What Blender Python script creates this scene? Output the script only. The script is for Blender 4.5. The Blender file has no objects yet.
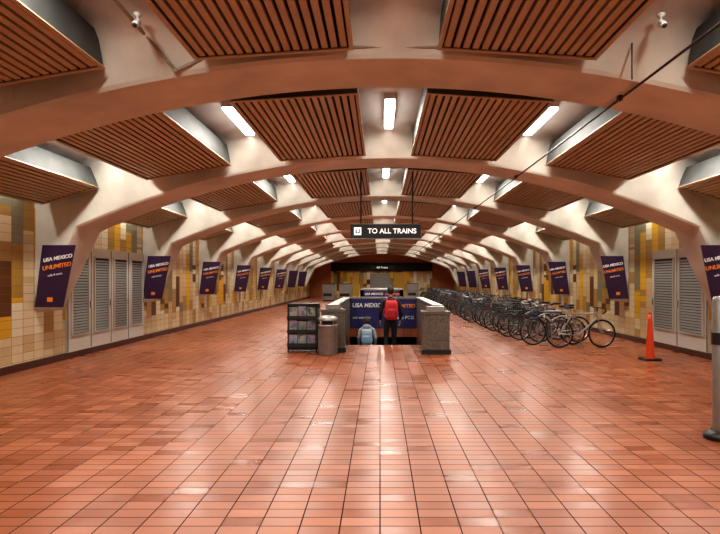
import bpy, bmesh, math, random
from mathutils import Vector, Matrix
random.seed(7)
S = bpy.context.scene
COL = S.collection
# ---------------------------------------------------------------- materials
def nmat(name, col, rough=0.6, metal=0.0, emit=None, es=0.0, noise=0.0, nscale=6.0, bump=0.0, spec=None):
    m = bpy.data.materials.new(name); m.use_nodes = True
    nt = m.node_tree; b = nt.nodes['Principled BSDF']
    b.inputs['Base Color'].default_value = (*col, 1)
    b.inputs['Roughness'].default_value = rough
    b.inputs['Metallic'].default_value = metal
    if emit:
        b.inputs['Emission Color'].default_value = (*emit, 1)
        b.inputs['Emission Strength'].default_value = es
    if noise > 0:
        tc = nt.nodes.new('ShaderNodeTexCoord')
        n = nt.nodes.new('ShaderNodeTexNoise'); n.inputs['Scale'].default_value = nscale
        n.inputs['Detail'].default_value = 6
        nt.links.new(tc.outputs['Object'], n.inputs['Vector'])
        r = nt.nodes.new('ShaderNodeValToRGB')
        r.color_ramp.elements[0].position = 0.3; r.color_ramp.elements[1].position = 0.7
        r.color_ramp.elements[0].color = (*[c*(1-noise) for c in col], 1)
        r.color_ramp.elements[1].color = (*[min(1, c*(1+noise*0.6)) for c in col], 1)
        nt.links.new(n.outputs['Fac'], r.inputs['Fac'])
        nt.links.new(r.outputs['Color'], b.inputs['Base Color'])
        if bump > 0:
            bp = nt.nodes.new('ShaderNodeBump'); bp.inputs['Strength'].default_value = bump
            bp.inputs['Distance'].default_value = 0.02
            nt.links.new(n.outputs['Fac'], bp.inputs['Height'])
            nt.links.new(bp.outputs['Normal'], b.inputs['Normal'])
    return m

def floor_mat():
    m = bpy.data.materials.new('terracotta_tile'); m.use_nodes = True
    nt = m.node_tree; N = nt.nodes; L = nt.links; b = N['Principled BSDF']
    tc = N.new('ShaderNodeTexCoord')
    def M(op, a, bb=None, c=None):
        n = N.new('ShaderNodeMath'); n.operation = op
        for i, v in enumerate((a, bb, c)):
            if v is None: continue
            if isinstance(v, (int, float)): n.inputs[i].default_value = v
            else: L.new(v, n.inputs[i])
        return n.outputs[0]
    sp = N.new('ShaderNodeSeparateXYZ'); L.new(tc.outputs['Object'], sp.inputs[0])
    u = M('DIVIDE', sp.outputs[0], .26); v = M('DIVIDE', sp.outputs[1], .13)
    cx = N.new('ShaderNodeCombineXYZ'); L.new(M('FLOOR', u), cx.inputs[0]); L.new(M('FLOOR', v), cx.inputs[1])
    wn = N.new('ShaderNodeTexWhiteNoise'); wn.noise_dimensions = '2D'; L.new(cx.outputs[0], wn.inputs['Vector'])
    r0 = N.new('ShaderNodeValToRGB'); cr = r0.color_ramp
    cr.elements[0].position = 0; cr.elements[0].color = (.265, .070, .027, 1)
    cr.elements[1].position = 1; cr.elements[1].color = (.395, .124, .052, 1)
    L.new(wn.outputs['Value'], r0.inputs['Fac'])
    g1 = M('LESS_THAN', M('FRACT', M('ADD', u, .016)), .034); g2 = M('LESS_THAN', M('FRACT', M('ADD', v, .03)), .065)
    g = M('MAXIMUM', g1, g2)
    n = N.new('ShaderNodeTexNoise'); n.inputs['Scale'].default_value = 0.5; n.inputs['Detail'].default_value = 4
    L.new(tc.outputs['Object'], n.inputs['Vector'])
    r = N.new('ShaderNodeValToRGB'); r.color_ramp.elements[0].position = 0.3; r.color_ramp.elements[1].position = 0.7
    r.color_ramp.elements[0].color = (0.72, 0.69, 0.66, 1); r.color_ramp.elements[1].color = (1.05, 1.05, 1.05, 1)
    L.new(n.outputs['Fac'], r.inputs['Fac'])
    mx = N.new('ShaderNodeMix'); mx.data_type = 'RGBA'; mx.blend_type = 'MULTIPLY'; mx.inputs[0].default_value = 1
    L.new(r0.outputs['Color'], mx.inputs[6]); L.new(r.outputs['Color'], mx.inputs[7])
    mg = N.new('ShaderNodeMix'); mg.data_type = 'RGBA'
    L.new(g, mg.inputs[0]); L.new(mx.outputs[2], mg.inputs[6]); mg.inputs[7].default_value = (.030, .012, .008, 1)
    L.new(mg.outputs[2], b.inputs['Base Color'])
    rg = M('ADD', M('MULTIPLY', wn.outputs['Value'], .12), .265)
    L.new(M('MAXIMUM', rg, M('MULTIPLY', g, .85)), b.inputs['Roughness'])
    L.new(M('SUBTRACT', .58, M('MULTIPLY', g, .52)), b.inputs['Specular IOR Level'])
    cn = N.new('ShaderNodeVectorMath'); cn.operation = 'SUBTRACT'; L.new(wn.outputs['Color'], cn.inputs[0]); cn.inputs[1].default_value = (.5, .5, .5)
    cs = N.new('ShaderNodeVectorMath'); cs.operation = 'MULTIPLY'; L.new(cn.outputs[0], cs.inputs[0]); cs.inputs[1].default_value = (.028, .028, 0)
    ge = N.new('ShaderNodeNewGeometry')
    ad = N.new('ShaderNodeVectorMath'); ad.operation = 'ADD'; L.new(ge.outputs['Normal'], ad.inputs[0]); L.new(cs.outputs[0], ad.inputs[1])
    no = N.new('ShaderNodeVectorMath'); no.operation = 'NORMALIZE'; L.new(ad.outputs[0], no.inputs[0])
    L.new(no.outputs[0], b.inputs['Normal'])
    return m

def wall_tile_mat(name, axis):
    m = bpy.data.materials.new(name); m.use_nodes = True
    nt = m.node_tree; N = nt.nodes; L = nt.links; b = N['Principled BSDF']
    tc = N.new('ShaderNodeTexCoord'); sp = N.new('ShaderNodeSeparateXYZ')
    L.new(tc.outputs['Object'], sp.inputs[0])
    A = sp.outputs[axis]; Z = sp.outputs[2]
    def M(op, a, bb=None, c=None):
        n = N.new('ShaderNodeMath'); n.operation = op
        for i, v in enumerate((a, bb, c)):
            if v is None: continue
            if isinstance(v, (int, float)): n.inputs[i].default_value = v
            else: L.new(v, n.inputs[i])
        return n.outputs[0]
    u = M('DIVIDE', A, 0.30); fu = M('FLOOR', u)
    wc = N.new('ShaderNodeTexWhiteNoise'); wc.noise_dimensions = '1D'; L.new(fu, wc.inputs['W'])
    tri = M('PINGPONG', fu, 6.0)
    off = M('ADD', M('MULTIPLY', tri, .28), M('MULTIPLY', wc.outputs['Value'], .30))
    v = M('DIVIDE', M('ADD', Z, off), .95); fv = M('FLOOR', v)
    cx = N.new('ShaderNodeCombineXYZ'); L.new(fu, cx.inputs[0]); L.new(fv, cx.inputs[1])
    wn = N.new('ShaderNodeTexWhiteNoise'); wn.noise_dimensions = '2D'; L.new(cx.outputs[0], wn.inputs['Vector'])
    cx2 = N.new('ShaderNodeCombineXYZ'); L.new(fu, cx2.inputs[0]); L.new(M('FLOOR', M('DIVIDE', Z, 0.15)), cx2.inputs[1])
    wn2 = N.new('ShaderNodeTexWhiteNoise'); wn2.noise_dimensions = '2D'; L.new(cx2.outputs[0], wn2.inputs['Vector'])
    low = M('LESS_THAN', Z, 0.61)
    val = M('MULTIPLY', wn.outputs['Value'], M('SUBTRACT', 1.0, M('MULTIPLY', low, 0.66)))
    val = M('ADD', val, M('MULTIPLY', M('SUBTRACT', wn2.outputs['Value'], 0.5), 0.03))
    r = N.new('ShaderNodeValToRGB'); cr = r.color_ramp; cr.interpolation = 'CONSTANT'
    cols = [(0.0, (.60, .44, .23)), (0.14, (.72, .59, .36)), (0.29, (.44, .27, .08)), (0.38, (.72, .42, .02)),
            (0.54, (.78, .71, .52)), (0.66, (.13, .05, .014)), (0.76, (.42, .26, .05)), (0.88, (.24, .22, .14))]
    cr.elements[0].position = 0; cr.elements[0].color = (*cols[0][1], 1)
    cr.elements[1].position = cols[1][0]; cr.elements[1].color = (*cols[1][1], 1)
    for p, c in cols[2:]:
        e = cr.elements.new(p); e.color = (*c, 1)
    L.new(val, r.inputs['Fac'])
    g1 = M('LESS_THAN', M('FRACT', u), 0.05); g2 = M('LESS_THAN', M('FRACT', M('DIVIDE', Z, 0.15)), 0.06)
    g = M('MAXIMUM', g1, g2)
    mx = N.new('ShaderNodeMix'); mx.data_type = 'RGBA'
    L.new(M('MULTIPLY', g, 0.6), mx.inputs[0]); L.new(r.outputs['Color'], mx.inputs[6]); mx.inputs[7].default_value = (.18, .12, .07, 1)
    L.new(mx.outputs[2], b.inputs['Base Color'])
    b.inputs['Roughness'].default_value = 0.35
    bp = N.new('ShaderNodeBump'); bp.inputs['Strength'].default_value = 0.6; bp.inputs['Distance'].default_value = 0.02
    L.new(M('SUBTRACT', wn.outputs['Value'], g), bp.inputs['Height']); L.new(bp.outputs['Normal'], b.inputs['Normal'])
    return m

def flyer_mat():
    m = bpy.data.materials.new('flyer_collage'); m.use_nodes = True
    nt = m.node_tree; N = nt.nodes; L = nt.links; b = N['Principled BSDF']
    tc = N.new('ShaderNodeTexCoord'); mp = N.new('ShaderNodeMapping'); mp.inputs['Scale'].default_value = (13, 13, 11)
    L.new(tc.outputs['Object'], mp.inputs[0])
    v = N.new('ShaderNodeTexVoronoi'); v.distance = 'CHEBYCHEV'; v.inputs['Scale'].default_value = 1.0
    L.new(mp.outputs[0], v.inputs['Vector'])
    h = N.new('ShaderNodeHueSaturation'); h.inputs['Saturation'].default_value = 0.5; h.inputs['Value'].default_value = 0.32
    L.new(v.outputs['Color'], h.inputs['Color']); L.new(h.outputs[0], b.inputs['Base Color'])
    b.inputs['Roughness'].default_value = 0.4
    return m

MF = floor_mat()
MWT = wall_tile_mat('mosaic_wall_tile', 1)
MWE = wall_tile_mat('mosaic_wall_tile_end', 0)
MCON = nmat('painted_concrete', (.63, .61, .54), .6, noise=.2, nscale=1.6, bump=.15)
MSHELL = nmat('shell_concrete', (.64, .62, .56), .7, noise=.18, nscale=1.2)
MSLAT = nmat('slat_tan', (.47, .365, .23), .45, noise=.08, nscale=4)
MSBK = nmat('slat_backing', (.022, .014, .010), .9)
MPSIDE = nmat('panel_side_grey', (.050, .052, .05), .7, noise=.3, nscale=3)
MTUBE = nmat('fluorescent_tube', (1, 1, 1), .4, emit=(.95, .98, 1), es=9)
MFIX = nmat('fixture_white', (.75, .75, .72), .4)
MBASE = nmat('baseboard_brown', (.07, .02, .014), .35)
MDOOR = nmat('door_grey', (.58, .55, .49), .45, noise=.06, nscale=2)
MLOUV = nmat('louver_grey', (.27, .26, .24), .45)
MDARK = nmat('dark_void', (.012, .012, .012), .8)
MBLK = nmat('black_paint', (.015, .015, .017), .4)
MSTEEL = nmat('brushed_steel', (.36, .35, .33), .4, .75, noise=.1, nscale=12)
MGRAN = nmat('granite', (.13, .105, .085), .4, noise=.45, nscale=30)
MNAVY = nmat('banner_navy', (.022, .018, .11), .5)
MPURP = nmat('banner_purple', (.036, .011, .050), .5)
MWHT = nmat('white_lettering', (.80, .80, .80), .5)
MORT = nmat('orange_lettering', (.85, .26, .035), .5)
MSIGNW = nmat('sign_letter_lit', (.9, .9, .9), .5, emit=(1, 1, .95), es=.7)
MORG = nmat('cone_orange', (.60, .06, .012), .4)
MTERW = nmat('end_wall_terracotta', (.46, .16, .05), .5, noise=.15)
MCABLE = nmat('conduit_dark', (.035, .028, .025), .5)
MCOND = nmat('conduit_tan', (.28, .22, .16), .5)
MFLY = flyer_mat()
MRUB = nmat('rubber', (.012, .012, .012), .7)
MCHR = nmat('chrome', (.42, .42, .42), .3, 1)
MSTAIR = nmat('stair_tread', (.10, .09, .08), .6, noise=.2)
MYEL = nmat('ochre_panel', (.55, .32, .04), .4)

# ---------------------------------------------------------------- mesh builder
class MB:
    def __init__(s): s.v = []; s.f = []; s.m = []; s.sm = []
    def add(s, v, f, mat=0, smooth=False):
        o = len(s.v); s.v += [tuple(p) for p in v]
        for q in f: s.f.append(tuple(i+o for i in q)); s.m.append(mat); s.sm.append(smooth)
    def box(s, x0, x1, y0, y1, z0, z1, mat=0, M=None):
        v = [Vector(p) for p in ((x0,y0,z0),(x1,y0,z0),(x1,y1,z0),(x0,y1,z0),(x0,y0,z1),(x1,y0,z1),(x1,y1,z1),(x0,y1,z1))]
        if M is not None: v = [M @ p for p in v]
        s.add(v, [(0,3,2,1),(4,5,6,7),(0,1,5,4),(1,2,6,5),(2,3,7,6),(3,0,4,7)], mat)
    def tube(s, p, q, r, r1=None, n=8, mat=0):
        p = Vector(p); q = Vector(q); r1 = r if r1 is None else r1
        d = (q-p).normalized(); a = Vector((0,0,1)) if abs(d.z) < .9 else Vector((1,0,0))
        e = d.cross(a).normalized(); g = d.cross(e)
        v = []
        for c, rr in ((p, r), (q, r1)):
            for i in range(n):
                t = 2*math.pi*i/n; v.append(c+e*math.cos(t)*rr+g*math.sin(t)*rr)
        f = [(i, (i+1) % n, n+(i+1) % n, n+i) for i in range(n)]
        s.add(v, f, mat, n > 4); s.add(v[:n], [tuple(range(n))[::-1]], mat); s.add(v[n:], [tuple(range(n))], mat)
    def path(s, pts, r, n=8, mat=0):
        for a, b in zip(pts, pts[1:]): s.tube(a, b, r, n=n, mat=mat)
    def torus(s, c, R, r, n=28, k=6, mat=0):   # ring in XZ plane
        v = []
        for i in range(n):
            t = 2*math.pi*i/n
            for j in range(k):
                a = 2*math.pi*j/k; rr = R+r*math.cos(a)
                v.append((c[0]+rr*math.cos(t), c[1]+r*math.sin(a), c[2]+rr*math.sin(t)))
        f = [(i*k+j, ((i+1) % n)*k+j, ((i+1) % n)*k+(j+1) % k, i*k+(j+1) % k) for i in range(n) for j in range(k)]
        s.add(v, f, mat, True)
    def lathe(s, cx, cy, prof, n=28, mat=0, smooth=True):
        v = []
        for r, z in prof:
            for i in range(n):
                t = 2*math.pi*i/n; v.append((cx+r*math.cos(t), cy+r*math.sin(t), z))
        f = [(a*n+i, a*n+(i+1) % n, (a+1)*n+(i+1) % n, (a+1)*n+i) for a in range(len(prof)-1) for i in range(n)]
        s.add(v, f, mat, smooth)
    def sell(s, c, r, e=1.0, nu=20, nv=12, mat=0, keep=None, M=None, fn=None):
        def pw(x): return math.copysign(abs(x)**e, x)
        v = []
        for a in range(nv+1):
            ph = -math.pi/2+math.pi*a/nv
            for i in range(nu):
                t = 2*math.pi*i/nu
                p = Vector((pw(math.cos(ph))*pw(math.cos(t)), pw(math.cos(ph))*pw(math.sin(t)), pw(math.sin(ph))))
                if fn: p = fn(p)
                p = Vector((p.x*r[0], p.y*r[1], p.z*r[2]))
                if M is not None: p = M @ p
                v.append(p+Vector(c))
        f = []
        for a in range(nv):
            for i in range(nu):
                q = (a*nu+i, a*nu+(i+1) % nu, (a+1)*nu+(i+1) % nu, (a+1)*nu+i)
                if keep:
                    cc = sum((v[k] for k in q), Vector())/4-Vector(c)
                    if not keep(Vector((cc.x/r[0], cc.y/r[1], cc.z/r[2]))): continue
                f.append(q)
        s.add(v, f, mat, True)
    def mesh(s, name, mats, recalc=True, merge=False):
        me = bpy.data.meshes.new(name); me.from_pydata(s.v, [], s.f)
        for m in mats: me.materials.append(m)
        me.polygons.foreach_set('material_index', s.m); me.polygons.foreach_set('use_smooth', s.sm)
        bm = bmesh.new(); bm.from_mesh(me)
        if merge: bmesh.ops.remove_doubles(bm, verts=bm.verts, dist=1e-5)
        if recalc: bmesh.ops.recalc_face_normals(bm, faces=bm.faces)
        bm.to_mesh(me); bm.free(); return me
    def obj(s, name, mats, loc=(0,0,0), rot=(0,0,0), parent=None, **k):
        return place(name, s.mesh(name, mats, **k), loc, rot, parent)
def place(name, me, loc=(0,0,0), rot=(0,0,0), parent=None):
    o = bpy.data.objects.new(name, me); COL.objects.link(o); o.location = loc; o.rotation_euler = rot
    if parent: o.parent = parent
    return o
def text(name, body, size, loc, mat, parent=None, rot=(math.pi/2,0,0), align='CENTER', shear=0.0, bold=0.0, ext=.004):
    c = bpy.data.curves.new(name, 'FONT'); c.body = body; c.size = size; c.align_x = align; c.align_y = 'CENTER'
    c.shear = shear; c.offset = bold; c.extrude = ext; c.materials.append(mat)
    o = bpy.data.objects.new(name, c); COL.objects.link(o); o.location = loc; o.rotation_euler = rot
    if parent: o.parent = parent
    return o

# ---------------------------------------------------------------- layout
CX = 0.15; HW = 6.5; XL = CX-HW; XR = CX+HW
Y0 = -7.6; Y1 = 48.7
RIBS = [5.9+4.5*k for k in range(-2, 10)]
RT = 0.45
def shell(o): return 4.35-.02*o*o
def ribz(o):
    a = abs(o)
    if a <= 5.75: return 3.85-.039*a*a
    return 2.56-(a-5.75)*(1.56/.75)
GAPS = [-4.8, -2.4, 0, 2.4, 4.8]

# floor with stairwell opening
SX0, SX1, SY0, SY1 = -1.0, 1.22, 13.3, 18.0
mb = MB()
mb.box(XL-.2, XR+.2, Y0, SY0, -.3, 0); mb.box(XL-.2, XR+.2, SY1, Y1+.2, -.3, 0)
mb.box(XL-.2, SX0, SY0, SY1, -.3, 0); mb.box(SX1, XR+.2, SY0, SY1, -.3, 0)
mb.obj('floor', [MF])
# stairwell shaft
mb = MB()
mb.box(SX0-.15, SX0, SY0, 22, -4.2, -.3, 0); mb.box(SX1, SX1+.15, SY0, 22, -4.2, -.3, 0)
mb.box(SX0-.15, SX1+.15, 22, 22.15, -4.2, -.3, 0); mb.box(SX0-.15, SX1+.15, SY0-.1, 22.15, -4.3, -4.2, 1)
mb.obj('stairwell_wall', [MGRAN, MSTAIR])
mb = MB()
for i in range(22):
    y = SY0+.3*i; z = -.17*(i+1)
    mb.box(SX0+.002, SX1-.002, y, y+.3, max(z-.6, -4.2), z, 0)
    mb.box(SX0+.002, SX1-.002, y, y+.03, z, z+.004, 1)
mb.obj('staircase', [MSTAIR, MYEL])

# walls
def wallbox(name, x0, x1, y0, y1, z0, z1, mat):
    mb = MB(); mb.box(x0, x1, y0, y1, z0, z1); return mb.obj(name, [mat])
WH = shell(HW)+.05
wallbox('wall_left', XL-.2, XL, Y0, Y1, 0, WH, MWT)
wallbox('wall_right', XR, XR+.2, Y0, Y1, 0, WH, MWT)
wallbox('wall_rear', XL-.2, XR+.2, Y0-.2, Y0, 0, 4.5, MCON)
# end wall
mb = MB()
mb.box(XL-.2, XR+.2, Y1, Y1+.2, 0, 4.5, 0)
e = mb.obj('wall_end', [MTERW])
mb = MB()
mb.box(-4.4, 4.7, Y1-.06, Y1, 0, 2.4, 0)
mb.box(-4.4, 4.7, Y1-.3, Y1, 2.4, 3.15, 1)
mb.box(-2.5, -1.9, Y1-.1, Y1-.06, 0, 2.3, 2); mb.box(1.3, 2.2, Y1-.1, Y1-.06, .3, 2.3, 2)
mb.box(-.9, .9, Y1-.12, Y1-.06, 0, 2.2, 3)
mb.obj('end_wall_tile_panel', [MWE, MDARK, MYEL, MLOUV])
b = MB(); b.box(-1, 1, -.05, .05, 0, .32, 0)
so = b.obj('exit_sign', [MBLK], loc=(0.2, Y1-.4, 2.55)); text('lettering', 'All Trains', .26, (0, -.06, .16), MSIGNW, so)
# baseboards
for nm, x0, x1 in (('baseboard_left', XL, XL+.05), ('baseboard_right', XR-.05, XR)):
    wallbox(nm, x0, x1, Y0, Y1, 0, .13, MBASE)
# ceiling shell
mb = MB(); n = 40
v = []
for i in range(n+1):
    o = -HW-.2+(2*HW+.4)*i/n
    for y in (Y0-.2, Y1+.2):
        v += [(CX+o, y, shell(o)), (CX+o, y, shell(o)+.2)]
f = []
for i in range(n):
    a = i*4; c = a+4
    f += [(a, c, c+2, a+2), (a+1, a+3, c+3, c+1), (a, a+1, c+1, c), (a+2, c+2, c+3, a+3)]
f += [(0,2,3,1), (n*4, n*4+1, n*4+3, n*4+2)]
mb.add(v, f, 0); mb.obj('ceiling', [MSHELL])

# rib mesh (shared)
mb = MB(); xs = [-HW, -6.2, -5.95] + [-5.75+11.5*i/60 for i in range(61)] + [5.95, 6.2, HW]
v = []
bv = .035
for o in xs:
    zi = ribz(o); zo = shell(o)
    v += [(CX+o, -RT, zo), (CX+o, -RT, zi+bv), (CX+o, -RT+bv, zi), (CX+o, RT-bv, zi), (CX+o, RT, zi+bv), (CX+o, RT, zo)]
f = []
for i in range(len(xs)-1):
    for j in range(6):
        f.append((i*6+j, i*6+(j+1) % 6, (i+1)*6+(j+1) % 6, (i+1)*6+j))
k = (len(xs)-1)*6
f += [tuple(range(6)), tuple(range(k, k+6))[::-1]]
mb.add(v, f, 0)
NU, ND = 24, 14
for g in GAPS:
    for sgn in (-1, 1):
        v = []
        for iu in range(NU+1):
            u = -.95+1.9*iu/NU
            D = .10+.95*max(0, 1-abs(u)/.95)**1.3
            for idd in range(ND+1):
                t = idd/ND; d = D*t
                s_ = (1-t)**2.0
                zz = shell(g+u)*(1-s_)+(ribz(g+u)+bv)*s_
                v.append((CX+g+u, sgn*(RT+d), zz+.0))
        f = [(iu*(ND+1)+j, iu*(ND+1)+j+1, (iu+1)*(ND+1)+j+1, (iu+1)*(ND+1)+j) for iu in range(NU) for j in range(ND)]
        mb.add(v, f, 0, True)
ribme = mb.mesh('concrete_arch_rib', [MCON])
for y in RIBS: place('concrete_arch_rib', ribme, (0, y, 0))

# slatted panels mesh per bay (shared)
PAN = [(.42, 1.95, 3.86, 3.76), (2.85, 4.37, 3.68, 3.42), (5.25, 6.25, 3.28, 2.98)]
mb = MB(); PL = 1.62
for sg in (-1, 1):
    for a, c, za, zc in PAN:
        w = c-a; ang = math.atan2(zc-za, w); Lw = math.hypot(w, zc-za)
        ex = Vector((sg*math.cos(ang), 0, math.sin(ang))); ez = Vector((-sg*math.sin(ang), 0, math.cos(ang)))
        if ez.z < 0: ez = -ez
        M = Matrix(((ex.x, 0, ez.x, CX+sg*a), (0, 1, 0, 0), (ex.z, 0, ez.z, za), (0, 0, 0, 1)))
        H = .36
        mb.box(0, .035, -PL, PL, 0, H, 1, M); mb.box(Lw-.035, Lw, -PL, PL, 0, H, 1, M)
        mb.box(.035, Lw-.035, -PL, -PL+.035, 0, H, 1, M); mb.box(.035, Lw-.035, PL-.035, PL, 0, H, 1, M)
        mb.box(-.012, .03, -PL-.012, PL+.012, -.012, 0, 0, M); mb.box(Lw-.03, Lw+.012, -PL-.012, PL+.012, -.012, 0, 0, M)
        mb.box(.03, Lw-.03, -PL-.012, -PL+.03, -.012, 0, 0, M); mb.box(.03, Lw-.03, PL-.03, PL+.012, -.012, 0, 0, M)
        mb.box(.035, Lw-.035, -PL+.035, PL-.035, .09, .12, 2, M)
        inner = Lw-.07; ns = max(4, round(inner/.094)); p = inner/ns
        for i in range(ns):
            x = .035+p*(i+.5)
            mb.box(x-p*.33, x+p*.33, -PL+.035, PL-.035, .005, .06, 0, M)
panme = mb.mesh('slatted_ceiling_panel', [MSLAT, MPSIDE, MSBK])
# light fixtures per bay
mb = MB()
for g in GAPS:
    z = shell(g)
    mb.box(CX+g-.085, CX+g+.085, -.72, .72, z-.09, z-.002, 0)
    mb.box(CX+g-.07, CX+g+.07, -.70, .70, z-.13, z-.09, 1)
fixme = mb.mesh('fluorescent_light', [MFIX, MTUBE])
mb = MB()
for sg in (-1, 1):
    x = CX+sg*6.38
    mb.box(x-.06, x+.06, -1.3, 1.3, 3.40, 3.47, 0); mb.tube((x, -1.28, 3.36), (x, 1.28, 3.36), .02, mat=1)
covme = mb.mesh('cove_light', [MFIX, MTUBE])
def area(name, loc, sx, sy, e, col=(1, .935, .835), rot=(0,0,0)):
    l = bpy.data.lights.new(name, 'AREA'); l.shape = 'RECTANGLE'; l.size = sx; l.size_y = sy; l.energy = e; l.color = col
    o = bpy.data.objects.new(name, l); COL.objects.link(o); o.location = loc; o.rotation_euler = rot; return o
bays = [(a+b)/2 for a, b in zip(RIBS, RIBS[1:])]
for yb in bays:
    place('slatted_ceiling_panel', panme, (0, yb, 0))
    dy = -.1 if yb < 5 else .5
    place('fluorescent_light', fixme, (0, yb+dy, 0)); place('cove_light', covme, (0, yb, 0))
    for g in GAPS:
        area('tube_lamp', (CX+g, yb+dy, shell(g)-.135), .12, 1.36, 65 if yb < 33 else 44)
    for sg in (-1, 1):
        area('cove_lamp', (CX+sg*6.34, yb, 3.32), .06, 2.6, 50, rot=(0, math.radians(-12*sg), 0))

# ---------------------------------------------------------------- doors
def louver_bank(name, side, y0, y1, n, ztop=2.3):
    mb = MB(); t = .05
    x0, x1 = (XL, XL+t) if side < 0 else (XR-t, XR)
    xf = x1 if side < 0 else x0; d = -side
    mb.box(x0, x1, y0, y1, .13, ztop, 0)
    w = (y1-y0)/n
    for i in range(n):
        a = y0+w*i+.14; b_ = y0+w*(i+1)-.14
        for q in ((a-.03, a, .45, 2.12), (b_, b_+.03, .45, 2.12), (a, b_, .45, .48), (a, b_, 2.09, 2.12)):
            mb.box(min(xf, xf+d*.03), max(xf, xf+d*.03), *q, 0)
        mb.box(min(xf, xf+d*.004), max(xf, xf+d*.004), a, b_, .48, 2.09, 1)
        z = .5
        while z < 2.05:
            mb.add([(xf+d*.004, a, z+.045), (xf+d*.004, b_, z+.045), (xf+d*.028, b_, z), (xf+d*.028, a, z)], [(0,1,2,3)], 2)
            z += .06
        mb.box(min(xf, xf+d*.006), max(xf, xf+d*.006), y0+w*i-.008, y0+w*i+.008, .15, ztop-.02, 1)
        mb.box(min(xf, xf+d*.05), max(xf, xf+d*.05), b_+.05, b_+.07, 1.0, 1.15, 3)
    return mb.obj(name, [MDOOR, MDARK, MLOUV, MSTEEL], recalc=False)
louver_bank('door_1', -1, 10.9, 14.4, 4)
louver_bank('door_2', 1, 10.9, 13.1, 2)

# ---------------------------------------------------------------- banners on arch legs
for y in RIBS[2:-1]:
    for sg in (-1, 1):
        yf = y-RT-.05
        def X(o): return CX+sg*o
        root = MB()
        top = (5.74, 6.34); bot = (5.97, 6.48); z0, z1 = 1.10, 2.24
        vv = []
        for yy in (yf, yf+.03):
            vv += [(X(bot[0]), yy, z0), (X(bot[1]), yy, z0), (X(top[1]), yy, z1), (X(top[0]), yy, z1)]
        root.add(vv, [(0,1,2,3), (7,6,5,4), (0,4,5,1), (1,5,6,2), (2,6,7,3), (3,7,4,0)], 0)
        root.tube((X(5.77), yf+.015, z1), (X(5.77), yf+.05, z1-.03), .012, mat=1)
        root.tube((X(6.3), yf+.015, z1), (X(6.3), yf+.05, z1-.03), .012, mat=1)
        o = root.obj('hanging_banner', [MPURP, MSTEEL])
        if y < 35:
            rot = (math.pi/2, math.radians(-10), 0); sh = .22 if sg < 0 else .05
            text('lettering_top', 'USA MEXICO', .092, (X(6.06), yf-.006, 2.00), MWHT, o, rot, shear=sh, bold=.003)
            text('lettering_mid', 'UNLIMITED', .105, (X(6.08), yf-.006, 1.85), MORT, o, rot, shear=sh, bold=.002)
            text('lettering_small', 'calls & texts', .055, (X(6.11), yf-.006, 1.70), MWHT, o, rot, shear=sh)
            lb = MB(); lb.box(X(6.2)-.05, X(6.2)+.05, yf-.008, yf-.001, 1.20, 1.28, 0); lb.obj('badge', [MORT], parent=o)

# ---------------------------------------------------------------- hanging sign
sg_ = MB(); sg_.box(-.73, .73, -.06, .06, 0, .29, 0)
sg_.box(-.74, .74, -.065, .065, -.012, 0, 1); sg_.box(-.74, .74, -.065, .065, .29, .302, 1)
for x in (-.52, .56):
    sg_.tube((x, 0, .29), (x, 0, 1.45), .016, mat=0)
    sg_.lathe(x, 0, [(.05, 1.47), (.05, 1.43), (.016, 1.42)], mat=0)
sg = sg_.obj('hanging_direction_sign', [MBLK, MSTEEL], loc=(.12, 11.3, 2.47))
text('lettering', 'TO ALL TRAINS', .145, (.13, -.07, .145), MSIGNW, sg, bold=.002)
ic = MB(); ic.box(-.66, -.51, -.07, -.06, .065, .225, 0); ic.box(-.63, -.605, -.075, -.07, .10, .19, 1); ic.box(-.565, -.54, -.075, -.07, .10, .19, 1)
ic.box(-.63, -.54, -.075, -.07, .10, .12, 1); ic.obj('train_icon', [MSIGNW, MBLK], parent=sg)
mb = MB(); mb.box(-.55, .6, -.03, .03, 0, .05, 0); mb.tube((-.4, 0, .05), (-.4, 0, .40), .015); mb.tube((.0, 0, .05), (.0, 0, .41), .015)
mb.obj('sign_bracket', [MBLK], loc=(.12, 11.3, 3.94))

# ---------------------------------------------------------------- stair parapets
def parapet(name, y0, y1, xl, xr):
    mb = MB(); H = 1.0; w = .2
    mb.box(xl-w, xl, y0, y1, 0, H, 0); mb.box(xr, xr+w, y0, y1, 0, H, 0); mb.box(xl-w, xr+w, y1, y1+w, 0, H, 0)
    for x in (xl-w/2, xr+w/2):
        mb.box(x-w/2-.02, x+w/2+.02, y0-.02, y1+w, H, H+.03, 1)
    mb.box(xl-w, xr+w, y1-.02, y1+w+.02, H, H+.03, 1)
    for x in (xl+.07, xr-.07):
        mb.path([(x, y0+.1, .9), (x, y0+1.1, .9), (x, y0+1.1+5.4, .9-3.05)], .022, mat=1)
        mb.tube((x, y0+.1, 0), (x, y0+.1, .9), .02, mat=1)
    return mb.obj(name, [MGRAN, MSTEEL])
pp = parapet('stair_parapet', 12.2, SY1, SX0, SX1)
def pedestal(x0, x1, y0, y1, h):
    mb = MB(); mb.box(x0-.03, x1+.03, y0-.03, y1, 0, .10, 1); mb.box(x0, x1, y0, y1, .10, h-.06, 0)
    mb.box(x0-.02, x1+.02, y0-.02, y1, h-.06, h, 0)
    mb.box(x0+.06, x1-.06, y0-.012, y0, .3, h-.2, 0)
    mb.box(x0+.10, x1-.10, y0+.05, y1-.1, h, h+.10, 2)
    return mb.obj('stone_pedestal', [MGRAN, MBLK, MSTEEL])
pedestal(.92, 1.5, 11.62, 12.15, .92)
pedestal(-1.30, -.78, 11.95, 12.18, .95)
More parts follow.
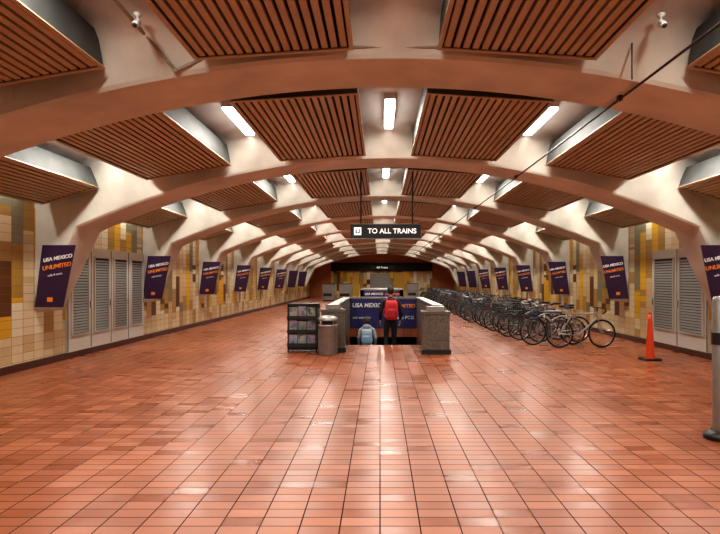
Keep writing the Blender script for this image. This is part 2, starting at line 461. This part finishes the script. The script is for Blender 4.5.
def barrier_banner(x0, x1, y, z0, z1, fs):
    mb = MB(); mb.box(x0, x1, y-.02, y, z0, z1, 0); mb.box(x0, x1, y-.03, y, z1-.02, z1, 1)
    o = mb.obj('barrier_banner', [MNAVY, MSTEEL])
    text('lettering_left', 'USA MEXICO', fs, (x0+.06, y-.026, z1-.24*(z1-z0)), MWHT, o, align='LEFT', shear=.15, bold=.004)
    text('lettering_right', 'UNLIMITED', fs*.9, (x1-.04, y-.026, z1-.26*(z1-z0)), MORT, o, align='RIGHT', shear=.15, bold=.004)
    text('lettering_brand', 'calls and texts', fs*.55, (x0+.08, y-.026, z0+.35*(z1-z0)), MWHT, o, align='LEFT')
    text('lettering_brand_b', 'metro PCG', fs*.8, (x1-.08, y-.026, z0+.35*(z1-z0)), MWHT, o, align='RIGHT')
    return o
barrier_banner(-.99, 1.21, SY1-.001, .0, .99, .19)
mb = MB()
xl, xr = -1.0, 1.22
mb.box(xl-.2, xl, 33, 38.8, 0, 1.0, 0); mb.box(xr, xr+.2, 33, 38.8, 0, 1.0, 0); mb.box(xl-.2, xr+.2, 33, 33.2, 0, 1.0, 0)
mb.box(xl-.22, xr+.22, 32.98, 38.8, 1.0, 1.03, 1)
mb.obj('stair_parapet', [MGRAN, MSTEEL])
barrier_banner(-1.0, 1.22, 32.98, .1, .95, .19)
def cabinet(x, y, w, h, mat):
    mb = MB(); mb.box(-w/2, w/2, -.3, .3, .08, h, 0); mb.box(-w/2+.04, w/2-.04, -.26, .3, 0, .08, 1)
    mb.box(-w/2+.08, w/2-.08, -.315, -.3, h*.55, h*.9, 2); mb.box(-w/2+.08, w/2-.2, -.315, -.3, h*.3, h*.45, 1)
    mb.box(-w/2-.02, w/2+.02, -.32, .32, h, h+.04, 1)
    return mb.obj('ticket_cabinet', [mat, MBLK, MLOUV], loc=(x, y, 0))
cabinet(-2.6, 41, 1.0, 1.3, MSTEEL); cabinet(2.6, 43, .9, 1.3, MSTEEL); cabinet(-3.9, 41, .9, 1.3, MLOUV)

# ---------------------------------------------------------------- newspaper rack (black kiosk)
mb = MB(); W = .66; H = 1.08; D = .5
for x in (-W/2, W/2-.04):
    for y in (-D/2, D/2-.04): mb.box(x, x+.04, y, y+.04, 0, H, 0)
mb.box(-W/2, W/2, -D/2, D/2, H-.05, H, 0); mb.box(-W/2, W/2, -D/2, D/2, .06, .12, 0)
mb.box(-W/2+.02, W/2-.02, -D/2+.05, D/2-.02, .12, H-.05, 0)
for k in range(3):
    z = .16+k*.30
    mb.box(-W/2, W/2, -D/2-.05, -D/2+.05, z-.03, z, 0); mb.box(-W/2, W/2, -D/2-.05, -D/2-.04, z, z+.05, 0)
    for j in range(3):
        x = -W/2+.045+j*.195
        mb.box(x, x+.18, -D/2-.02+.01*j, -D/2+.03, z, z+.24+.02*((j+k) % 2), 1)
mb.box(-W/2-.005, -W/2, -D/2+.06, D/2-.06, .2, H-.12, 1); mb.box(W/2, W/2+.005, -D/2+.06, D/2-.06, .2, H-.12, 1)
mb.obj('newspaper_rack', [MBLK, MFLY], loc=(-1.71, 12.15, 0))
# ---------------------------------------------------------------- trash can
mb = MB()
mb.lathe(0, 0, [(0, .0), (.19, .0), (.20, .02), (.20, .60), (.215, .61), (.215, .645), (.20, .65)], mat=0)
for i in range(28):
    t = 2*math.pi*i/28; mb.tube((.203*math.cos(t), .203*math.sin(t), .05), (.203*math.cos(t), .203*math.sin(t), .58), .008, n=4, mat=0)
mb.lathe(0, 0, [(.15, .65), (.15, .72)], mat=1)
for i in range(4):
    t = math.pi/4+math.pi/2*i; mb.tube((.18*math.cos(t), .18*math.sin(t), .64), (.18*math.cos(t), .18*math.sin(t), .74), .015, mat=0)
mb.lathe(0, 0, [(.21, .73), (.215, .76), (.19, .80), (.12, .83), (0, .84)], mat=0)
mb.obj('trash_can', [MSTEEL, MBLK], loc=(-1.12, 11.62, 0))

# ---------------------------------------------------------------- tall cone
mb = MB()
mb.box(-.16, .16, -.16, .16, 0, .04, 1)
mb.lathe(0, 0, [(.10, .04), (.09, .08), (.065, .40)], mat=0); mb.lathe(0, 0, [(.067, .40), (.058, .55)], mat=2)
mb.lathe(0, 0, [(.058, .55), (.048, .68)], mat=0); mb.lathe(0, 0, [(.050, .68), (.045, .78)], mat=2)
mb.lathe(0, 0, [(.044, .78), (.035, .90), (.02, .91)], mat=0); mb.lathe(0, 0, [(.02, .91), (.035, .93), (.03, .96), (0, .97)], mat=0)
mb.obj('traffic_cone', [MORG, MBLK, MORG], loc=(5.4, 10.8, 0))
# steel post at right
mb = MB()
mb.lathe(0, 0, [(0, 0), (.15, 0), (.15, .05), (.10, .07), (.08, .09)], mat=1)
mb.lathe(0, 0, [(.07, .08), (.07, 1.4), (.055, 1.43), (0, 1.44)], mat=0); mb.lathe(0, 0, [(.076, .95), (.076, 1.07)], mat=1)
mb.obj('steel_post', [MSTEEL, MBLK], loc=(3.43, 5.45, 0))

# ---------------------------------------------------------------- bicycles
def bike_mesh(name, fcol, basket=False, drop=False):
    mf = nmat(name+'_paint', fcol, .35)
    mb = MB(); R = .335
    rw, fw = (-.51, 0, R), (.51, 0, R)
    for c in (rw, fw):
        mb.torus(c, R-.02, .021, mat=1); mb.torus(c, R-.045, .009, k=4, mat=2)
        mb.tube((c[0], -.04, c[2]), (c[0], .04, c[2]), .022, mat=2)
        for i in range(14):
            t = 2*math.pi*i/14
            mb.tube((c[0], .015*(-1)**i, c[2]), (c[0]+(R-.045)*math.cos(t), 0, c[2]+(R-.045)*math.sin(t)), .0025, n=3, mat=2)
    bb = Vector((-.07, 0, .29)); st = Vector((-.22, 0, .80)); hd = Vector((.36, 0, .84)); hb = Vector((.40, 0, .70))
    for a, b_, r in ((bb, st, .019), (st, hd-Vector((0,0,.03)), .018), (bb, hb, .022), (hd, hb, .022)):
        mb.tube(a, b_, r, mat=0)
    for s in (-1, 1):
        y = .05*s
        mb.tube(bb+Vector((0, .02*s, 0)), (rw[0], y, R), .010, mat=0); mb.tube(st+Vector((0, .012*s, -.04)), (rw[0], y, R), .008, mat=0)
        mb.path([hb+Vector((0, 0, -.01)), (hb.x+.01, y, .64), (fw[0], y, R)], .011, mat=0)
        mb.tube(bb+Vector((0, .04*s, 0)), bb+Vector((.12*s, .06*s, -.12*s)), .010, mat=2)
        mb.box(bb.x+.12*s-.05, bb.x+.12*s+.05, .06*s-.0 if s > 0 else -.15, .15 if s > 0 else -.06, .29-.12*s-.012, .29-.12*s+.012, 1)
    mb.tube(st, st+Vector((-.03, 0, .13)), .013, mat=2)
    sp = st+Vector((-.03, 0, .14))
    mb.sell(sp+Vector((-.03, 0, .01)), (.13, .07, .03), e=.9, nu=14, nv=8, mat=1, fn=lambda p: Vector((p.x, p.y*(.62-.45*p.x), p.z)))
    mb.tube(hd, hd+Vector((-.02, 0, .10)), .014, mat=2); hh = hd+Vector((.03, 0, .11))
    if drop:
        mb.tube(hh+Vector((0,-.2,0)), hh+Vector((0,.2,0)), .013, mat=1)
        for s in (-1, 1): mb.path([hh+Vector((0,.2*s,0)), hh+Vector((.10,.21*s,-.01)), hh+Vector((.12,.22*s,-.08)), hh+Vector((.03,.22*s,-.14))], .014, mat=1)
    else:
        mb.path([hh+Vector((-.08,-.31,.03)), hh+Vector((0,-.14,.02)), hh, hh+Vector((0,.14,.02)), hh+Vector((-.08,.31,.03))], .013, mat=2)
        for s in (-1, 1): mb.tube(hh+Vector((-.05,.22*s,.03)), hh+Vector((-.08,.32*s,.03)), .018, mat=1)
    mb.torus((bb.x, .055, bb.z), .085, .008, n=20, k=4, mat=2)
    mb.tube((bb.x, .055, bb.z+.085), (rw[0], .055, R+.04), .005, n=4, mat=1); mb.tube((bb.x, .055, bb.z-.085), (rw[0], .055, R-.04), .005, n=4, mat=1)
    if basket:
        bx = .50
        for k in range(4):
            z = .78+.07*k; mb.path([(bx-.02,-.15,z), (bx+.24,-.15,z), (bx+.24,.15,z), (bx-.02,.15,z), (bx-.02,-.15,z)], .006, n=4, mat=1)
        for k in range(6):
            mb.tube((bx-.02+.052*k, -.15, .78), (bx-.02+.052*k, -.15, .99), .005, n=4, mat=1); mb.tube((bx-.02+.052*k, .15, .78), (bx-.02+.052*k, .15, .99), .005, n=4, mat=1)
        mb.box(bx-.02, bx+.24, -.15, .15, .775, .785, 1)
    return mb.mesh(name, [mf, MRUB, MCHR], recalc=True)
bikes = [bike_mesh('bicycle_black', (.02,.02,.025)), bike_mesh('bicycle_silver', (.35,.35,.34), drop=True), bike_mesh('bicycle_blue', (.02,.05,.2)),
         bike_mesh('bicycle_red', (.25,.02,.015), drop=True), bike_mesh('bicycle_dark', (.04,.035,.03), basket=True), bike_mesh('bicycle_green', (.03,.09,.06)),
         bike_mesh('bicycle_white', (.5,.48,.4))]
y = 12.75; i = 0
order = [1, 0, 6, 4, 2, 0]
while y < 44:
    k = order[i] if i < len(order) else random.choice([0, 0, 4, 1, 2, 3, 5, 0, 4, 0, 0, 4])
    xc = 4.78 - min(1, (y-12.7)/4.0)*.35+random.uniform(-.10, .10)
    if i % 2: xc -= .38
    ang = random.uniform(-.06, .06)+.10+(math.pi if random.random() < .45 else 0)
    place('bicycle', bikes[k], (xc, y, 0.0), (0, 0, ang))
    y += .55 if i < 3 else .42; i += 1
mb = MB()
yy = 13.06
while yy < 43:
    mb.path([(4.15, yy, 0), (4.15, yy, .62), (4.35, yy, .72), (4.65, yy, .72), (4.85, yy, .62), (4.85, yy, 0)], .02, n=6, mat=0)
    yy += 1.2
mb.box(4.12, 4.18, 12.9, 43, 0, .02, 0); mb.box(4.82, 4.88, 12.9, 43, 0, .02, 0)
mb.obj('bicycle_rack', [MSTEEL])

# ---------------------------------------------------------------- conduits, cameras
mb = MB()
x = 2.62; z = 3.575
mb.tube((x, Y0, z), (x, 44, z), .013, mat=0)
for y in RIBS:
    mb.box(x-.022, x+.022, y-.03, y+.03, z-.016, ribz(x-CX), 0)
mb.obj('ceiling_conduit', [MCABLE])
mb = MB(); yf = RIBS[2]-RT-.03
pts = []
for i in range(24):
    o = -1.75+5.2*i/23
    pts.append((CX+o, yf, 3.94-.012*o*o))
pts = [(-2.05, yf, 3.70)]+pts
mb.path(pts, .018, mat=0)
mb.path([(-2.05, yf, 3.70), (-2.25, yf-.25, 3.95), (-2.35, 4.2, 4.12), (-2.4, 2.0, 4.15)], .016, mat=0)
mb.sell((-2.05, yf, 3.70), (.03, .03, .03), mat=0)
mb.tube((CX+3.45, yf, 3.80), (CX+3.45, yf, 4.05), .018)
mb.obj('rib_conduit', [MCOND])
mb = MB(); mb.path([(2.45, 5.25, 3.55), (2.45, 5.25, 4.2)], .008, mat=0); mb.sell((2.45, 5.25, 4.0), (.02,.02,.04), mat=0); mb.obj('hanging_cable', [MCABLE])
def spot(x, y, z, s=1.0):
    mb = MB(); mb.lathe(0, 0, [(0, 0), (.035, 0), (.035, -.02), (.010, -.03), (.010, -.07)], mat=0)
    M = Matrix.Rotation(.7, 4, 'X')
    mb.sell((0, -.02, -.10), (.028, .055, .028), e=.6, M=M.to_3x3(), mat=0); mb.sell((0, -.062, -.135), (.022, .012, .022), M=M.to_3x3(), mat=1)
    mb.obj('security_camera', [MFIX, MBLK], loc=(x, y, z))
spot(CX-2.35, 4.9, shell(-2.35)-.22); spot(CX+2.4, 4.9, shell(2.4)-.22)
for y in RIBS[3:8]:
    spot(CX+.0, y-1.3, shell(0)); spot(CX+2.15, y-1.3, shell(2.15))

# ---------------------------------------------------------------- people
def person(name, loc, rotz, jacket, pants, hairc, bagc, bag2, hood=None, sc=1.0, longhair=False):
    mj = nmat(name+'_jacket', jacket, .8, noise=.2, nscale=20); mp = nmat(name+'_trousers', pants, .85, noise=.15, nscale=20)
    ms = nmat(name+'_skin', (.45, .26, .17), .5); mh = nmat(name+'_hair', hairc, .6, noise=.3, nscale=60)
    msh = nmat(name+'_shoe', (.03, .03, .03), .6); mb1 = nmat(name+'_bag', bagc, .6, noise=.15, nscale=12); mb2 = nmat(name+'_bag_trim', bag2, .6)
    dz = -.06
    V = [((0,0,.95+dz),(.155,.115)), ((0,.01,1.10+dz),(.14,.105)), ((0,.0,1.28+dz),(.165,.12)), ((0,-.005,1.40+dz),(.13,.095)), ((0,.0,1.50+dz),(.055,.055)), ((0,.015,1.57+dz),(.05,.05)),
         ((-.185,-.005,1.405+dz),(.072,.072)), ((-.255,-.03,1.14+dz),(.055,.055)), ((-.245,.10,.93+dz),(.038,.038)),
         ((.185,-.005,1.405+dz),(.072,.072)), ((.255,-.03,1.14+dz),(.055,.055)), ((.245,.12,.94+dz),(.038,.038)),
         ((-.09,.0,.87+dz),(.095,.095)), ((-.105,.10,.47),(.062,.062)), ((-.105,-.01,.10),(.045,.045)),
         ((.09,.0,.87+dz),(.095,.095)), ((.10,.19,.40),(.062,.062)), ((.10,.24,-.07),(.045,.045))]
    E = [(0,1),(1,2),(2,3),(3,4),(4,5),(3,6),(6,7),(7,8),(3,9),(9,10),(10,11),(0,12),(12,13),(13,14),(0,15),(15,16),(16,17)]
    me = bpy.data.meshes.new(name); me.from_pydata([v[0] for v in V], E, [])
    o = bpy.data.objects.new('tmp', me); COL.objects.link(o)
    md = o.modifiers.new('Skin', 'SKIN'); md.use_smooth_shade = True; md.branch_smoothing = .3
    for i, v in enumerate(V):
        me.skin_vertices[0].data[i].radius = v[1]
    me.skin_vertices[0].data[0].use_root = True
    sb = o.modifiers.new('Sub', 'SUBSURF'); sb.levels = 2; sb.render_levels = 2
    dg = bpy.context.evaluated_depsgraph_get(); dg.update()
    bm_ = bpy.data.meshes.new_from_object(o.evaluated_get(dg)); bpy.data.objects.remove(o)
    bm_.materials.clear()
    for m in (mj, mp, ms): bm_.materials.append(m)
    for p in bm_.polygons:
        c = p.center; p.use_smooth = True
        if c.z > 1.49+dz: p.material_index = 2
        elif c.z > .86+dz or (abs(c.x) > .17 and c.z > .8): p.material_index = 0
        else: p.material_index = 1
    body = place(name, bm_, loc, (0, 0, rotz)); body.scale = (sc,)*3
    hz = 1.655+dz
    mb = MB()
    def hf(p):
        x, y, z = p
        k = 1-.22*max(0, -z)
        y2 = y+(.12*max(0, -z) if y > 0 else -.06*max(0, z))
        if abs(x) < .2 and y > .8 and -.35 < z < .1: y2 += .16
        return Vector((x*k, y2, z))
    mb.sell((0,.02,hz), (.075,.095,.115), nu=24, nv=16, mat=0, fn=hf)
    for s in (-1, 1):
        mb.sell((s*.078,.01,hz-.005), (.012,.022,.032), nu=10, nv=8, mat=0)
        mb.sell((s*.03,.108,hz+.01), (.014,.008,.009), nu=10, nv=6, mat=1); mb.sell((s*.03,.115,hz+.01), (.006,.005,.006), nu=8, nv=6, mat=2)
    mb.sell((0,.112,hz-.055), (.024,.008,.009), nu=10, nv=6, mat=3)
    mb.obj('head', [ms, MWHT, MBLK, nmat(name+'_lip', (.4,.15,.12), .5)], parent=body)
    mb = MB()
    mb.sell((0,.008,hz+.012), (.085,.105,.118), nu=24, nv=16, mat=0, keep=lambda p: (p.y < .05 and p.z > -.75) or p.z > .42)
    if longhair: mb.sell((0,-.06,hz-.12), (.085,.05,.15), e=.9, mat=0)
    mb.obj('hair', [mh], parent=body)
    mb = MB()
    for c in ((-.105,.04,.045), (.10,.29,-.120)):
        mb.sell(c, (.048,.135,.05), e=.8, nu=16, nv=8, mat=0, fn=lambda p: Vector((p.x, p.y, max(p.z, -.85)*(1-.3*max(0, p.y)))))
    mb.obj('shoes', [msh], parent=body)
    mb = MB()
    for s, w in ((-1, Vector((-.245,.10,.93+dz))), (1, Vector((.245,.12,.94+dz)))):
        dirv = Vector((0,.35,-.94)).normalized(); pc = w+dirv*.055
        M = Vector((0,0,1)).rotation_difference(-dirv).to_matrix()
        mb.sell(pc, (.018,.04,.05), e=.8, nu=12, nv=8, mat=0, M=M)
        fwd = dirv.cross(Vector((1,0,0))).normalized()
        if fwd.y < 0: fwd = -fwd
        inw = Vector((-s,0,0))
        for j, L in enumerate((.068,.078,.072,.056)):
            b0 = pc+dirv*.042+fwd*(.028-.019*j)
            p1 = b0+dirv*L*.45+inw*.004; p2 = p1+dirv*L*.30+inw*.014; p3 = p2+dirv*L*.18+inw*.016
            mb.tube(b0, p1, .0088, .008, mat=0); mb.tube(p1, p2, .008, .0072, mat=0); mb.tube(p2, p3, .0072, .006, mat=0); mb.sell(p3, (.0062,)*3, nu=8, nv=6, mat=0)
        t0 = pc-dirv*.02+fwd*.03; t1 = t0+dirv*.03+fwd*.028+inw*.01; t2 = t1+dirv*.032+fwd*.006+inw*.008
        mb.tube(t0, t1, .012, .010, mat=0); mb.tube(t1, t2, .010, .007, mat=0); mb.sell(t2, (.0072,)*3, nu=8, nv=6, mat=0)
    mb.obj('hands', [ms], parent=body)
    mb = MB(); bz = 1.20+dz
    mb.sell((0,-.205,bz), (.155,.10,.235), e=.45, nu=28, nv=16, mat=0)
    mb.sell((0,-.30,bz-.08), (.115,.04,.11), e=.45, nu=24, nv=12, mat=1)
    mb.path([(-.11,-.30,bz+.09), (0,-.312,bz+.10), (.11,-.30,bz+.09)], .006, n=6, mat=1)
    mb.path([(-.03,-.2,bz+.225), (-.03,-.2,bz+.27), (.03,-.2,bz+.27), (.03,-.2,bz+.225)], .008, n=6, mat=1)
    for s in (-1, 1):
        mb.path([(s*.10,-.16,bz+.17), (s*.115,-.08,1.475+dz), (s*.12,.02,1.49+dz), (s*.125,.125,1.38+dz), (s*.14,.145,1.25+dz), (s*.16,.05,1.08+dz), (s*.13,-.14,bz-.17)], .017, n=8, mat=1)
    mb.obj('backpack', [mb1, mb2], parent=body)
    if hood:
        mb = MB(); mb.sell((0,-.06,1.50+dz), (.12,.08,.06), e=.8, mat=0); mb.sell((0, .0, .93+dz), (.165,.13,.05), e=.7, mat=0); mb.obj('hood_and_hem', [mj], parent=body)
    else:
        mb = MB(); mb.lathe(0, .0, [(.075, 1.455+dz), (.068, 1.50+dz), (.062, 1.52+dz)], mat=0); mb.obj('collar', [mj], parent=body)
    return body
person('standing_commuter', (.27, 13.72, -.338), .08, (.014,.014,.018), (.014,.016,.025), (.02,.013,.010), (.62,.03,.035), (.40,.015,.02), sc=1.04)
person('descending_commuter', (-.36, 14.96, -1.018), 0, (.35,.36,.38), (.03,.04,.07), (.06,.035,.02), (.40,.52,.62), (.20,.34,.45), hood=True, sc=.93)

# ---------------------------------------------------------------- world, camera
w = bpy.data.worlds.new('World'); S.world = w; w.use_nodes = True
w.node_tree.nodes['Background'].inputs[0].default_value = (.9, .8, .7, 1); w.node_tree.nodes['Background'].inputs[1].default_value = .3
cd = bpy.data.cameras.new('camera'); cd.sensor_width = 36; cd.lens = 27; cd.shift_x = -20/720; cd.shift_y = 13/720
cam = bpy.data.objects.new('camera', cd); COL.objects.link(cam); cam.location = (0, 0, 1.6); cam.rotation_euler = (math.pi/2, 0, 0)
cd.clip_end = 200
S.camera = cam
S.view_settings.view_transform = 'Standard'
try: S.view_settings.look = 'Medium High Contrast'
except Exception as ex: print('look', ex)
S.view_settings.exposure = 0.05
